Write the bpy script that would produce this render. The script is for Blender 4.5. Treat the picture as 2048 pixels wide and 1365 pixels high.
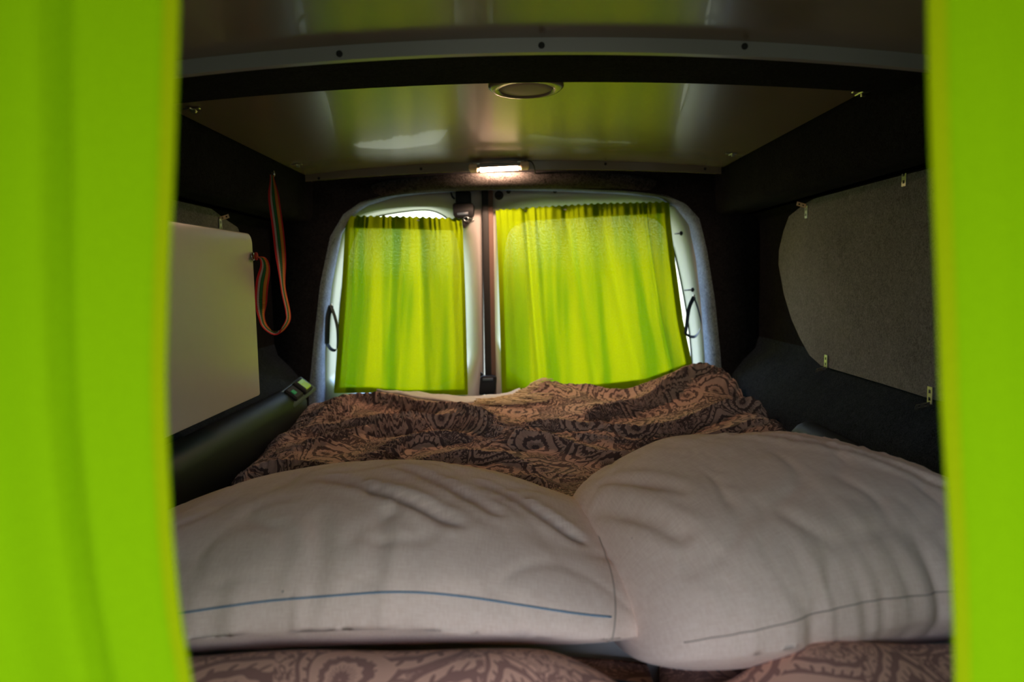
import bpy, math, random
import numpy as np
from mathutils import Vector, Matrix, noise
random.seed(7)
S = bpy.context.scene
COL = S.collection
for o in list(bpy.data.objects): bpy.data.objects.remove(o)

# ------------------------------------------------------------------ camera
F = 1365.0; ZC = 0.85
d = Vector((6/F, 125.5/F, -1)).normalized()          # direction of the van's long axis seen by the camera
r = math.radians(1.0)
u = Vector((-math.sin(r), math.cos(r), 0)); u.z = -(u.x*d.x+u.y*d.y)/d.z; u.normalize()
xx = d.cross(u)
RM = Matrix((xx, d, u))                              # camera -> world
cam_d = bpy.data.cameras.new('camera'); cam = bpy.data.objects.new('camera', cam_d); COL.objects.link(cam)
cam.matrix_world = Matrix.Translation((0, 0, ZC)) @ RM.to_4x4()
cam_d.sensor_width = 36; cam_d.lens = 36*F/2048; cam_d.clip_start = .01; cam_d.clip_end = 200
cam_d.dof.use_dof = True; cam_d.dof.focus_distance = 1.30; cam_d.dof.aperture_fstop = 3.4
S.camera = cam
S.view_settings.view_transform = 'Standard'; S.view_settings.look = 'None'
S.view_settings.gamma = 1; S.view_settings.use_curve_mapping = False
S.view_settings.exposure = 0.0

# ------------------------------------------------------------------ world: bright sky over a ring of foliage
W = bpy.data.worlds.new('world'); S.world = W; W.use_nodes = True
nt = W.node_tree; nt.nodes.clear()
def wn(t, **k):
    n = nt.nodes.new(t)
    for a, b in k.items(): setattr(n, a, b)
    return n
tc = wn('ShaderNodeTexCoord'); sp = wn('ShaderNodeSeparateXYZ'); nt.links.new(tc.outputs['Generated'], sp.inputs[0])
nz = wn('ShaderNodeTexNoise'); nz.inputs['Scale'].default_value = 5; nz.inputs['Detail'].default_value = 4
nt.links.new(tc.outputs['Generated'], nz.inputs['Vector'])
ad = wn('ShaderNodeMath', operation='MULTIPLY_ADD'); ad.inputs[1].default_value = .35
nt.links.new(nz.outputs['Fac'], ad.inputs[0]); nt.links.new(sp.outputs['Z'], ad.inputs[2])
rp = wn('ShaderNodeValToRGB'); cr = rp.color_ramp
cr.elements[0].position = .05; cr.elements[0].color = (.24, .25, .21, 1)
cr.elements[1].position = .75; cr.elements[1].color = (.52, .78, 1.36, 1)
for p, c in ((.17, (.38, .42, .30, 1)), (.25, (.50, .56, .42, 1)), (.32, (.90, .97, 1.05, 1)), (.5, (.76, .90, 1.20, 1))):
    e = cr.elements.new(p); e.color = c
nt.links.new(ad.outputs[0], rp.inputs[0])
bg = wn('ShaderNodeBackground'); bg.inputs['Strength'].default_value = 8.0
nt.links.new(rp.outputs[0], bg.inputs[0])
wo = wn('ShaderNodeOutputWorld'); nt.links.new(bg.outputs[0], wo.inputs[0])

def portal(name, loc, rot, sx, sy):
    l = bpy.data.lights.new(name, 'AREA'); l.shape = 'RECTANGLE'; l.size = sx; l.size_y = sy
    l.cycles.is_portal = True
    o = bpy.data.objects.new(name, l); COL.objects.link(o); o.location = loc; o.rotation_euler = rot
R90 = math.pi/2
portal('windscreen_portal', (0, -1.02, .90), (R90, 0, 0), 1.3, .62)              # emits toward +Y
portal('rear_window_portal', (-.02, 2.40, .74), (-R90, 0, 0), 1.25, .75)
portal('cab_left_portal', (-.76, -.46, .945), (0, -R90, 0), .37, .98)
portal('cab_right_portal', (.76, -.46, .875), (0, R90, 0), .51, .98)

# ------------------------------------------------------------------ helpers
def px(x, y, Y=None, X=None, Z=None):
    """the point of the van that lies on the plane Y / X / Z = value along a sight line"""
    v = RM @ Vector(((x-1024)/F, (682.5-y)/F, -1))
    if Y is not None: t = Y/v.y
    elif X is not None: t = X/v.x
    else: t = (Z-ZC)/v.z
    return Vector((v.x*t, v.y*t, v.z*t+ZC))

def tag(o, label=None, cat=None, group=None, kind=None):
    if label: o['label'] = label
    if cat: o['category'] = cat
    if group: o['group'] = group
    if kind: o['kind'] = kind
    return o
def empty(name, loc, label, cat, group=None):
    o = bpy.data.objects.new(name, None); COL.objects.link(o); o.location = loc; o.empty_display_size = .02
    return tag(o, label, cat, group)
def mesh(name, vs, fs, mat, parent=None, uv=None, smooth=True):
    me = bpy.data.meshes.new(name)
    me.from_pydata([tuple(v) for v in vs], [], [tuple(f) for f in fs])
    me.materials.append(mat)
    if uv is not None:
        ul = me.uv_layers.new(name='UVMap')
        for lp in me.loops: ul.data[lp.index].uv = uv[lp.vertex_index]
    if smooth: me.polygons.foreach_set('use_smooth', [True]*len(me.polygons))
    me.update()
    o = bpy.data.objects.new(name, me); COL.objects.link(o)
    if parent: o.parent = parent; o.matrix_parent_inverse = Matrix.Translation(-parent_loc(parent))
    return o
def parent_loc(p):
    v = Vector(p.location)
    while p.parent: p = p.parent; v = Vector(p.location) + v*0 if v.length == 0 else v + Vector(p.location)
    return v
class MB:
    def __init__(s): s.v = []; s.f = []
    def add(s, vs, fs):
        n = len(s.v); s.v += [Vector(v) for v in vs]; s.f += [tuple(i+n for i in f) for f in fs]; return s
    def box(s, c, sz, b=0.0, M=None):
        hx, hy, hz = [a/2 for a in sz]; c = Vector(c)
        if b <= 0:
            vs = [Vector((x, y, z)) for x in (-hx, hx) for y in (-hy, hy) for z in (-hz, hz)]
            fs = [(0,1,3,2),(4,6,7,5),(0,4,5,1),(2,3,7,6),(0,2,6,4),(1,5,7,3)]
        else:                                        # chamfered box
            vs = []; idx = {}
            for sx in (-1, 1):
                for sy in (-1, 1):
                    for sz_ in (-1, 1):
                        for a in range(3):
                            p = [sx*(hx-b), sy*(hy-b), sz_*(hz-b)]; p[a] = (sx*hx, sy*hy, sz_*hz)[a]
                            idx[(sx, sy, sz_, a)] = len(vs); vs.append(Vector(p))
            fs = []
            for a in range(3):
                o1, o2 = [(1,2),(0,2),(0,1)][a]
                for sg in (-1, 1):
                    q = []
                    for s1, s2 in ((-1,-1),(1,-1),(1,1),(-1,1)):
                        k = [0,0,0]; k[a] = sg; k[o1] = s1; k[o2] = s2; q.append(idx[(k[0],k[1],k[2],a)])
                    fs.append(q if (sg > 0) != (a == 1) else q[::-1])
            for a in range(3):
                o1, o2 = [(1,2),(0,2),(0,1)][a]
                for s1 in (-1, 1):
                    for s2 in (-1, 1):
                        def K(sa, ax):
                            k = [0,0,0]; k[a] = sa; k[o1] = s1; k[o2] = s2; return idx[(k[0],k[1],k[2],ax)]
                        fs.append((K(-1,o1), K(1,o1), K(1,o2), K(-1,o2)))
            for sx in (-1,1):
                for sy in (-1,1):
                    for sz_ in (-1,1): fs.append(tuple(idx[(sx,sy,sz_,a)] for a in range(3)))
        if M: vs = [M @ v for v in vs]
        return s.add([v+c for v in vs], fs)
    def tube(s, pts, rad, n=10, cap=True):
        pts = [Vector(p) for p in pts]; m = len(pts); vs = []
        up = Vector((0.12, .31, .94)).normalized()
        for i, p in enumerate(pts):
            t = (pts[min(i+1, m-1)]-pts[max(i-1, 0)]).normalized()
            a = t.cross(up); a = a.normalized() if a.length > .05 else t.cross(Vector((1, 0, 0))).normalized()
            b = t.cross(a); rr = rad[i] if isinstance(rad, (list, tuple)) else rad
            for k in range(n):
                th = 2*math.pi*k/n; vs.append(p + a*math.cos(th)*rr + b*math.sin(th)*rr)
        fs = [(i*n+k, i*n+(k+1)%n, (i+1)*n+(k+1)%n, (i+1)*n+k) for i in range(m-1) for k in range(n)]
        if cap: fs += [tuple(range(n-1, -1, -1)), tuple((m-1)*n+k for k in range(n))]
        return s.add(vs, fs)
    def lathe(s, prof, M, n=24):                     # prof [(r, h)], axis = local z, M places it
        vs = []; m = len(prof)
        for rr, h in prof:
            for k in range(n):
                th = 2*math.pi*k/n; vs.append(M @ Vector((rr*math.cos(th), rr*math.sin(th), h)))
        fs = [(i*n+k, i*n+(k+1)%n, (i+1)*n+(k+1)%n, (i+1)*n+k) for i in range(m-1) for k in range(n)]
        fs += [tuple(range(n-1, -1, -1)), tuple((m-1)*n+k for k in range(n))]
        return s.add(vs, fs)
    def prism(s, poly, off):                         # polygon (3D pts) extruded by vector off
        n = len(poly); poly = [Vector(p) for p in poly]; off = Vector(off)
        return s.add(poly+[p+off for p in poly], [tuple(range(n)), tuple(range(2*n-1, n-1, -1))] +
                     [(i, i+n, (i+1) % n+n, (i+1) % n) for i in range(n)])
    def build(s, name, mat, parent=None, smooth=False):
        return mesh(name, s.v, s.f, mat, parent, smooth=smooth)
def bevel(o, w=.003, seg=2, ang=30):
    m = o.modifiers.new('bevel', 'BEVEL'); m.width = w; m.segments = seg; m.limit_method = 'ANGLE'; m.angle_limit = math.radians(ang)
    for p in o.data.polygons: p.use_smooth = True
    return o
def catmull(pts, n):
    """n points, evenly spaced along a smooth line through pts"""
    P = [np.array(p, float) for p in pts]; P = [2*P[0]-P[1]]+P+[2*P[-1]-P[-2]]; out = []
    for i in range(1, len(P)-2):
        for t in np.linspace(0, 1, 16, endpoint=False):
            a, b, c, e = P[i-1:i+3]
            out.append(.5*((2*b)+(-a+c)*t+(2*a-5*b+4*c-e)*t*t+(-a+3*b-3*c+e)*t**3))
    out.append(P[-2]); out = np.array(out)
    s_ = np.concatenate([[0], np.cumsum(np.linalg.norm(np.diff(out, axis=0), axis=1))])
    q = np.linspace(0, s_[-1], n)
    return np.stack([np.interp(q, s_, out[:, k]) for k in range(out.shape[1])], 1)
def smooth01(t): t = max(0., min(1., t)); return t*t*(3-2*t)
def nse(x, y, z=0.): return noise.noise(Vector((x, y, z)))

# ------------------------------------------------------------------ materials
class NT:
    def __init__(s, name):
        s.m = bpy.data.materials.new(name); s.m.use_nodes = True; s.t = s.m.node_tree; s.t.nodes.clear()
    def n(s, typ, ins=None, **k):
        nd = s.t.nodes.new(typ)
        for a, b in k.items(): setattr(nd, a, b)
        for a, b in (ins or {}).items(): s.set(nd.inputs[a], b)
        return nd
    def set(s, sock, v):
        if isinstance(v, bpy.types.NodeSocket): s.t.links.new(v, sock)
        elif isinstance(v, bpy.types.Node): s.t.links.new(v.outputs[0], sock)
        else: sock.default_value = v
    def math(s, op, a, b=0., c=0.): 
        return s.n('ShaderNodeMath', {0: a, 1: b, 2: c}, operation=op).outputs[0]
    def vmath(s, op, a, b=(0, 0, 0), scale=None):
        nd = s.n('ShaderNodeVectorMath', {0: a, 1: b}, operation=op)
        if scale is not None: s.set(nd.inputs['Scale'], scale)
        return nd
    def ramp(s, fac, stops, interp='LINEAR'):
        nd = s.n('ShaderNodeValToRGB', {0: fac}); c = nd.color_ramp; c.interpolation = interp
        c.elements[0].position, c.elements[0].color = stops[0][0], (*stops[0][1], 1)
        c.elements[1].position, c.elements[1].color = stops[-1][0], (*stops[-1][1], 1)
        for p, col in stops[1:-1]: e = c.elements.new(p); e.color = (*col, 1)
        return nd.outputs[0]
    def noise(s, vec, scale, detail=3, rough=.5, dist=0.):
        return s.n('ShaderNodeTexNoise', {'Vector': vec, 'Scale': scale, 'Detail': detail, 'Roughness': rough, 'Distortion': dist})
    def bump(s, h, strength=.3, dist=.001):
        return s.n('ShaderNodeBump', {'Height': h, 'Strength': strength, 'Distance': dist}).outputs[0]
    def mix(s, f, a, b):
        nd = s.n('ShaderNodeMix', data_type='RGBA'); s.set(nd.inputs[0], f)
        s.set(nd.inputs[6], a if not isinstance(a, tuple) else (*a, 1)); s.set(nd.inputs[7], b if not isinstance(b, tuple) else (*b, 1))
        return nd.outputs[2]
    def out(s, sh): s.n('ShaderNodeOutputMaterial', {0: sh}); return s.m
def principled(name, col, rough=.5, metal=0., spec=.5, noise_amt=0., noise_scale=40., bump=0., bump_scale=200., coat=0., emit=None):
    g = NT(name); co = g.n('ShaderNodeTexCoord').outputs['Object']
    b = g.n('ShaderNodeBsdfPrincipled', {'Roughness': rough, 'Metallic': metal, 'Specular IOR Level': spec, 'Coat Weight': coat})
    nz = g.noise(co, noise_scale)
    a = max(noise_amt, .03)
    g.set(b.inputs['Base Color'], g.mix(nz.outputs[0], tuple(c*(1-a) for c in col), tuple(min(1, c*(1+a)) for c in col)))
    if bump: g.set(b.inputs['Normal'], g.bump(g.noise(co, bump_scale, 2).outputs[0], bump))
    if emit: b.inputs['Emission Color'].default_value = (*emit[0], 1); b.inputs['Emission Strength'].default_value = emit[1]
    return g.out(b)
def felt(name, dark, light, scale=420., bump=.6, sheen=.25, rough=.95):
    g = NT(name); co = g.n('ShaderNodeTexCoord').outputs['Object']
    a = g.noise(co, scale, 4, .7).outputs[0]; b_ = g.noise(co, scale*.28, 3, .6, 1.5).outputs[0]; big = g.noise(co, 9, 2).outputs[0]
    f = g.math('ADD', g.math('MULTIPLY', a, .6), g.math('MULTIPLY', b_, .4))
    f = g.math('ADD', f, g.math('MULTIPLY_ADD', big, .16, -.08))
    c = g.ramp(f, [(.34, dark), (.5, tuple((x+y)/2 for x, y in zip(dark, light))), (.66, light)])
    b = g.n('ShaderNodeBsdfPrincipled', {'Base Color': c, 'Roughness': rough, 'Specular IOR Level': .05, 'Sheen Weight': sheen,
            'Sheen Roughness': .5, 'Normal': g.bump(f, bump, .002)})
    return g.out(b)
def curtain_fabric(name, refl, trans, weave=2600., streak=.25, holes=.02, thick=.0):
    """thin dyed cloth: reflects and lets light through, with a fine weave and bands of backlit folds painted in along the drop"""
    g = NT(name); uv = g.n('ShaderNodeTexCoord').outputs['UV']
    s1 = g.n('ShaderNodeSeparateXYZ', {0: uv})
    wx = g.math('SINE', g.math('MULTIPLY', s1.outputs[0], weave)); wy = g.math('SINE', g.math('MULTIPLY', s1.outputs[1], weave))
    th = g.noise(uv, 300, 3, .7).outputs[0]
    wv = g.math('ADD', g.math('MULTIPLY', g.math('ADD', wx, wy), .12), g.math('MULTIPLY', th, .9))
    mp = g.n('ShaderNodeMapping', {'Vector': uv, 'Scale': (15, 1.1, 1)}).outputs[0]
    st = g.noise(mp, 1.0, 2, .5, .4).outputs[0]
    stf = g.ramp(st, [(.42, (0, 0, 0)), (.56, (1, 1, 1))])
    tcol = g.mix(stf, tuple(c*(1-streak) if i != 1 else c*(1-streak*.6) for i, c in enumerate(trans)), (trans[0]*(1+streak*.9), trans[1]*(1+streak*.25), trans[2]))  # yellow and green backlight bands put into the transmitted colour
    k = g.math('MULTIPLY_ADD', wv, .9, .55)
    tc_ = g.vmath('SCALE', tcol, scale=k).outputs[0]
    rc = g.vmath('SCALE', (refl[0], refl[1], refl[2]), scale=g.math('MULTIPLY_ADD', wv, .3, .85)).outputs[0]
    nrm = g.bump(wv, .25, .0006)
    df = g.n('ShaderNodeBsdfDiffuse', {'Color': rc, 'Normal': nrm}); tr = g.n('ShaderNodeBsdfTranslucent', {'Color': tc_, 'Normal': nrm})
    s = g.n('ShaderNodeAddShader', {0: df.outputs[0], 1: tr.outputs[0]}).outputs[0]
    if holes:
        tp = g.n('ShaderNodeBsdfTransparent', {'Color': (.85, .95, .8, 1)})
        op = g.math('MULTIPLY', g.ramp(s1.outputs[1], [(.36, (0, 0, 0)), (.44, (1, 1, 1)), (.50, (1, 1, 1)), (.53, (0, 0, 0))]), g.ramp(st, [(.35, (1, 1, 1)), (.62, (.25, .25, .25))]))  # weave opened near the top to stand in for sky glints
        hf = g.math('MULTIPLY', g.math('GREATER_THAN', th, .54), g.math('MULTIPLY_ADD', op, holes*.5, holes*.10))
        s = g.n('ShaderNodeMixShader', {0: hf, 1: s, 2: tp.outputs[0]}).outputs[0]
    return g.out(s)
def linen(name, col, col2, rough=.9):
    g = NT(name); co = g.n('ShaderNodeTexCoord').outputs['UV']
    mv = g.n('ShaderNodeMapping', {'Vector': co, 'Scale': (500, 60, 1)}).outputs[0]; mh = g.n('ShaderNodeMapping', {'Vector': co, 'Scale': (60, 500, 1)}).outputs[0]
    f = g.math('MULTIPLY', g.math('ADD', g.noise(mv, 1, 3, .6).outputs[0], g.noise(mh, 1, 3, .6).outputs[0]), .5)
    c = g.mix(g.ramp(f, [(.4, (0, 0, 0)), (.6, (1, 1, 1))]), col, col2)
    fl = g.n('ShaderNodeTexVoronoi', {'Vector': co, 'Scale': 16.}); 
    sp_ = g.math('LESS_THAN', g.math('ADD', fl.outputs['Distance'], g.math('MULTIPLY', g.noise(co, 500, 2).outputs[0], .05)), .052)
    c = g.mix(g.math('MULTIPLY', sp_, .65), c, (.05, .04, .035))
    big = g.noise(co, 7, 3, .6).outputs[0]
    nrm = g.bump(g.math('ADD', g.math('MULTIPLY', f, .25), g.math('MULTIPLY', big, 5)), .25, .002)
    b = g.n('ShaderNodeBsdfPrincipled', {'Base Color': c, 'Roughness': rough, 'Specular IOR Level': .2, 'Sheen Weight': .15, 'Normal': nrm})
    return g.out(b)
def paisley(name, ground, ink, scale, ink2=None):
    """printed cotton: one teardrop motif per cell with rings, beads and petals, small filler scrolls between"""
    g = NT(name); uv0 = g.n('ShaderNodeTexCoord').outputs['UV']
    wob = g.noise(uv0, scale*.9, 1, .4).outputs[1]
    uv = g.vmath('ADD', uv0, g.vmath('SCALE', g.vmath('SUBTRACT', wob, (.5, .5, .5)).outputs[0], scale=.10/scale).outputs[0]).outputs[0]
    def motif(sc, rings, petals, rand=.75, off=0.):
        v = g.vmath('ADD', uv, (off, off*.7, 0)).outputs[0]
        vo = g.n('ShaderNodeTexVoronoi', {'Vector': v, 'Scale': sc, 'Randomness': rand}, voronoi_dimensions='2D')
        loc = g.vmath('SCALE', g.vmath('SUBTRACT', v, vo.outputs['Position']).outputs[0], scale=sc).outputs[0]
        cs = g.n('ShaderNodeSeparateColor', {0: vo.outputs['Color']})
        rt = g.n('ShaderNodeVectorRotate', {'Vector': loc, 'Angle': g.math('MULTIPLY', cs.outputs[0], 6.283)}, rotation_type='Z_AXIS').outputs[0]
        s_ = g.n('ShaderNodeSeparateXYZ', {0: rt}); X, Y = s_.outputs[0], s_.outputs[1]
        X2 = g.math('ADD', X, g.math('MULTIPLY', g.math('MULTIPLY', Y, Y), 1.1))          # bend the tail
        wd = g.math('MAXIMUM', g.math('MULTIPLY_ADD', Y, -.75, .62), .16)                 # narrows upward
        D = g.math('SQRT', g.math('ADD', g.math('POWER', g.math('DIVIDE', X2, wd), 2.), g.math('POWER', g.math('MULTIPLY', Y, 1.25), 2.)))
        A = g.math('ARCTAN2', X2, Y)
        pet = g.math('SINE', g.math('MULTIPLY', A, petals))
        D2 = g.math('ADD', D, g.math('MULTIPLY', pet, .014))
        rg = g.math('SINE', g.math('MULTIPLY', D2, rings))
        beads = g.math('MULTIPLY', g.math('SINE', g.math('MULTIPLY', A, petals*2)), g.math('SINE', g.math('MULTIPLY', D, rings*.5)))
        return D, rg, beads, cs.outputs[1]
    D, rg, bd, rnd = motif(scale, 27, 12)
    l1 = g.math('MAXIMUM', g.math('GREATER_THAN', rg, .25), g.math('GREATER_THAN', bd, .55))
    inside = g.math('LESS_THAN', D, .74)
    plain = g.math('MULTIPLY', g.math('GREATER_THAN', D, .36), g.math('MULTIPLY', g.math('LESS_THAN', D, .52), g.math('GREATER_THAN', rnd, .35)))
    l1 = g.math('MULTIPLY', l1, g.math('SUBTRACT', 1., plain))
    E, rg2, bd2, rn2 = motif(scale*2.3, 22, 7, 1., .37)
    l2 = g.math('MAXIMUM', g.math('GREATER_THAN', rg2, .1), g.math('GREATER_THAN', bd2, .5))
    sc_ = g.noise(uv, scale*4.5, 2, .55, 2.2).outputs[0]
    l3 = g.math('LESS_THAN', g.math('ABSOLUTE', g.math('SUBTRACT', sc_, .5)), .035)
    gap = g.math('GREATER_THAN', g.noise(uv, scale*1.1, 1).outputs[0], .52)
    l2 = g.math('MAXIMUM', g.math('MULTIPLY', l2, g.math('SUBTRACT', 1., g.math('MULTIPLY', gap, .85))), l3)
    ln = g.math('ADD', g.math('MULTIPLY', l1, inside), g.math('MULTIPLY', l2, g.math('SUBTRACT', 1., inside)))
    edge = g.math('LESS_THAN', g.math('ABSOLUTE', g.math('SUBTRACT', D, .76)), .035)
    ln = g.math('MINIMUM', g.math('MAXIMUM', ln, edge), 1.)
    c = g.mix(g.math('MULTIPLY', ln, .9), ground, ink)
    wv = g.noise(g.n('ShaderNodeMapping', {'Vector': uv0, 'Scale': (900, 900, 1)}).outputs[0], 1, 2).outputs[0]
    nrm = g.bump(g.math('ADD', g.math('MULTIPLY', wv, .2), g.math('MULTIPLY', g.noise(uv0, 22, 4, .6, .6).outputs[0], 3)), .3, .002)
    b = g.n('ShaderNodeBsdfPrincipled', {'Base Color': c, 'Roughness': .85, 'Specular IOR Level': .2, 'Sheen Weight': .1, 'Normal': nrm})
    return g.out(b)
def glassmat(name, tint=(.95, 1, .97)):
    g = NT(name); fr = g.n('ShaderNodeFresnel', {'IOR': 1.35})
    s = g.n('ShaderNodeMixShader', {0: fr.outputs[0], 1: g.n('ShaderNodeBsdfTransparent', {'Color': (*tint, 1)}).outputs[0], 2: g.n('ShaderNodeBsdfGlossy', {'Roughness': .02}).outputs[0]})
    return g.out(s)
def stripes(name, stops):
    g = NT(name); s1 = g.n('ShaderNodeSeparateXYZ', {0: g.n('ShaderNodeTexCoord').outputs['UV']})
    c = g.ramp(s1.outputs[0], stops, 'CONSTANT')
    rib = g.math('SINE', g.math('MULTIPLY', s1.outputs[1], 3500))
    b = g.n('ShaderNodeBsdfPrincipled', {'Base Color': c, 'Roughness': .8, 'Normal': g.bump(rib, .4, .0005)})
    return g.out(b)

M = {}
M['carpet'] = felt('black_carpet', (.002, .002, .0025), (.020, .020, .022), sheen=.0)
M['carpet_blue'] = felt('charcoal_carpet', (.02, .028, .04), (.17, .21, .28), sheen=.05, scale=300.)
M['carpet_header'] = felt('lamplit_carpet', (.004, .003, .003), (.075, .068, .065), 260., sheen=0.)  # paler, browner copy of the black carpet: lamplight put into its colour
M['carpet_lower'] = felt('dark_blue_carpet', (.005, .007, .010), (.035, .045, .06), sheen=0.)
M['felt_grey'] = felt('grey_felt', (.05, .05, .052), (.24, .24, .245), 330.)
M['panel'] = principled('white_laminate', (.20, .165, .125), .27, spec=.55, noise_amt=.04, noise_scale=6, bump=.015, bump_scale=500, coat=.15)
M['strip'] = principled('white_edge_strip', (.25, .24, .245), .35)
M['paint'] = principled('white_car_paint', (.40, .385, .38), .35, spec=.5, noise_amt=.03, noise_scale=8)
M['board'] = principled('white_board', (.62, .60, .57), .32, spec=.4)
M['board_edge'] = principled('grey_board_edge', (.25, .24, .22), .5)
M['black'] = principled('black_plastic', (.008, .009, .011), .5, spec=.2, bump=.05, bump_scale=900)
M['blackmatt'] = principled('black_rubber', (.008, .008, .009), .7)
M['steel'] = principled('zinc_steel', (.62, .62, .55), .35, metal=1., noise_amt=.1, noise_scale=200)
M['chrome'] = principled('worn_chrome', (.6, .65, .7), .25, metal=1., noise_amt=.2, noise_scale=300)
M['greenplastic'] = principled('green_plastic', (.02, .45, .18), .4)
M['slate'] = principled('slate_plastic', (.05, .075, .10), .4)
M['webbing'] = principled('navy_webbing', (.012, .022, .035), .6, bump=.3, bump_scale=900)
M['brownmetal'] = principled('bare_door_edge', (.16, .10, .085), .8, spec=.1)
M['diffuser'] = principled('lit_diffuser', (1, .9, .8), .4, emit=((1., .60, .38), 150.))
M['lampbody'] = principled('cream_lamp_body', (.75, .55, .38), .4)
M['grille'] = principled('mauve_grille', (.42, .33, .31), .6)
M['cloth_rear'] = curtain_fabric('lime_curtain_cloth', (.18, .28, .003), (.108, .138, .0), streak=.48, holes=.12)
M['cloth_front'] = curtain_fabric('lime_curtain_cloth_near', (.20, .38, .002), (.035, .06, .0), streak=.06, holes=0)
M['cloth_hem'] = curtain_fabric('yellow_lime_hem', (.27, .34, .002), (.05, .05, .0), streak=.06, holes=0)  # yellower copy of the near cloth; light through the doubled hem put into colour
M['linen'] = linen('natural_linen', (.80, .59, .49), (.90, .70, .60))
M['seam'] = principled('blue_stitching', (.10, .22, .34), .8)
M['seam_tan'] = principled('tan_stitching', (.46, .36, .30), .8)
M['paisley'] = paisley('paisley_cotton', (.54, .36, .28), (.075, .046, .046), 7.5)
M['paisley_big'] = paisley('paisley_cotton_near', (.74, .40, .29), (.30, .145, .12), 9.)
M['cream'] = principled('cream_cotton', (.62, .60, .56), .9, noise_amt=.1, noise_scale=60, bump=.3, bump_scale=60)
M['fringe'] = principled('straw_yarn', (.66, .52, .32), .95, noise_amt=.25, noise_scale=200)
M['glass'] = glassmat('window_glass')
M['lanyard'] = stripes('striped_ribbon', [(0, (.75, .02, .03)), (.17, (.75, .02, .03)), (.18, (.55, .42, .40)), (.34, (.03, .02, .02)), (.38, (.015, .16, .04)), (.58, (.03, .02, .02)), (.62, (.70, .25, .03)), (.86, (.6, .02, .02)), (1., (.6, .02, .02))])
M['dark'] = principled('dark_floor', (.02, .02, .022), .8)

# ------------------------------------------------------------------ setting: shell
def struct(o): o['kind'] = 'structure'; return o
def extrude_profile(prof, y0, y1, name, mat, parent=None, thick=.03, side=1, ny=12):
    vs = []; fs = []; n = len(prof)
    for j in range(ny+1):
        y = y0+(y1-y0)*j/ny
        for (x, z) in prof: vs.append((x, y, z))
        for (x, z) in prof: vs.append((x+side*thick, y, z))
    m = 2*n
    for j in range(ny):
        for i in range(n-1):
            a = j*m+i; fs.append((a, a+1, a+m+1, a+m)); a += n; fs.append((a, a+m, a+m+1, a+1))
        for i in (0, n-1):
            a = j*m+i; fs.append((a, a+m, a+m+n, a+n))
    for j in (0, ny):
        for i in range(n-1): a = j*m+i; fs.append((a, a+n, a+n+1, a+1))
    return mesh(name, vs, fs, mat, parent)
profR = [(.606, 1.19), (.606, 1.15), (.608, 1.06), (.615, 1.035), (.66, 1.03), (.72, 1.03), (.742, 1.01), (.745, .90), (.745, .66), (.735, .625), (.70, .59), (.665, .545), (.655, .50), (.655, .30), (.655, 0)]
profL = [(-x+.0, z) for x, z in profR]
wr = extrude_profile(profR, .12, 2.10, 'wall_right', M['carpet_blue'], side=1); struct(wr)
wl = extrude_profile(profL, .12, 2.10, 'wall_left', M['carpet'], side=-1); struct(wl)
wr.data.materials[0] = M['carpet']
for w_ in (wr, wl):
    w_.data.materials.append(M['carpet_lower'])
    for p in w_.data.polygons:
        if p.center.z < .66: p.material_index = 1
b = MB().box((0, .6, -.02), (1.7, 3.5, .04)); struct(b.build('floor', M['dark']))
b = MB().box((0, .6, 1.27), (1.7, 3.5, .04)); struct(b.build('ceiling', M['dark']))
# cab walls around the side windows, and the dashboard bulkhead under the windscreen
for sgn, nm in ((-1, 'wall_cab_left'), (1, 'wall_cab_right')):
    b = MB()
    b.box((sgn*.78, -.48, .31 if sgn > 0 else .38), (.04, 1.24, .62 if sgn > 0 else .76)); b.box((sgn*.78, -.48, 1.19), (.04, 1.24, .12))
    b.box((sgn*.78, .08, .88), (.04, .12, .52)); b.box((sgn*.78, -1.02, .88), (.04, .14, .52))
    struct(b.build(nm, M['dark']))
b = MB(); b.box((0, -1.08, .29), (1.6, .04, .58)); b.box((0, -1.08, 1.23), (1.6, .04, .04)); struct(b.build('wall_front', M['dark']))

def radial(poly, c, n, y):
    """poly of (x,z) sampled along n rays from c"""
    out = []
    m = len(poly)
    for k in range(n):
        th = 2*math.pi*(k+.5)/n; dx, dz = math.cos(th), math.sin(th); best = 0
        for i in range(m):
            x1, z1 = poly[i][0]-c[0], poly[i][1]-c[1]; x2, z2 = poly[(i+1) % m][0]-c[0], poly[(i+1) % m][1]-c[1]
            ex, ez = x2-x1, z2-z1; den = dx*ez-dz*ex
            if abs(den) < 1e-12: continue
            t = (x1*ez-z1*ex)/den; s_ = (x1*dz-z1*dx)/den
            if -1e-6 <= s_ <= 1+1e-6 and t > best: best = t
        out.append(Vector((c[0]+dx*best, y, c[1]+dz*best)))
    return out
def loft(loops, closed=False):
    n = len(loops[0]); vs = [v for l in loops for v in l]; fs = []
    for j in range(len(loops)-1+(1 if closed else 0)):
        a0 = j*n; b0 = ((j+1) % len(loops))*n
        for k in range(n): fs.append((a0+k, a0+(k+1) % n, b0+(k+1) % n, b0+k))
    return vs, fs
def pts2(pl, Y): return [(px(x, y, Y=Y).x, px(x, y, Y=Y).z) for x, y in pl]
def rounded(pl, n=4):
    """soften polygon corners (Chaikin)"""
    for _ in range(n):
        q = []
        for i in range(len(pl)):
            a, b_ = pl[i], pl[(i+1) % len(pl)]
            q += [(a[0]*.75+b_[0]*.25, a[1]*.75+b_[1]*.25), (a[0]*.25+b_[0]*.75, a[1]*.25+b_[1]*.75)]
        pl = q
    return pl
N = 240
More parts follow.
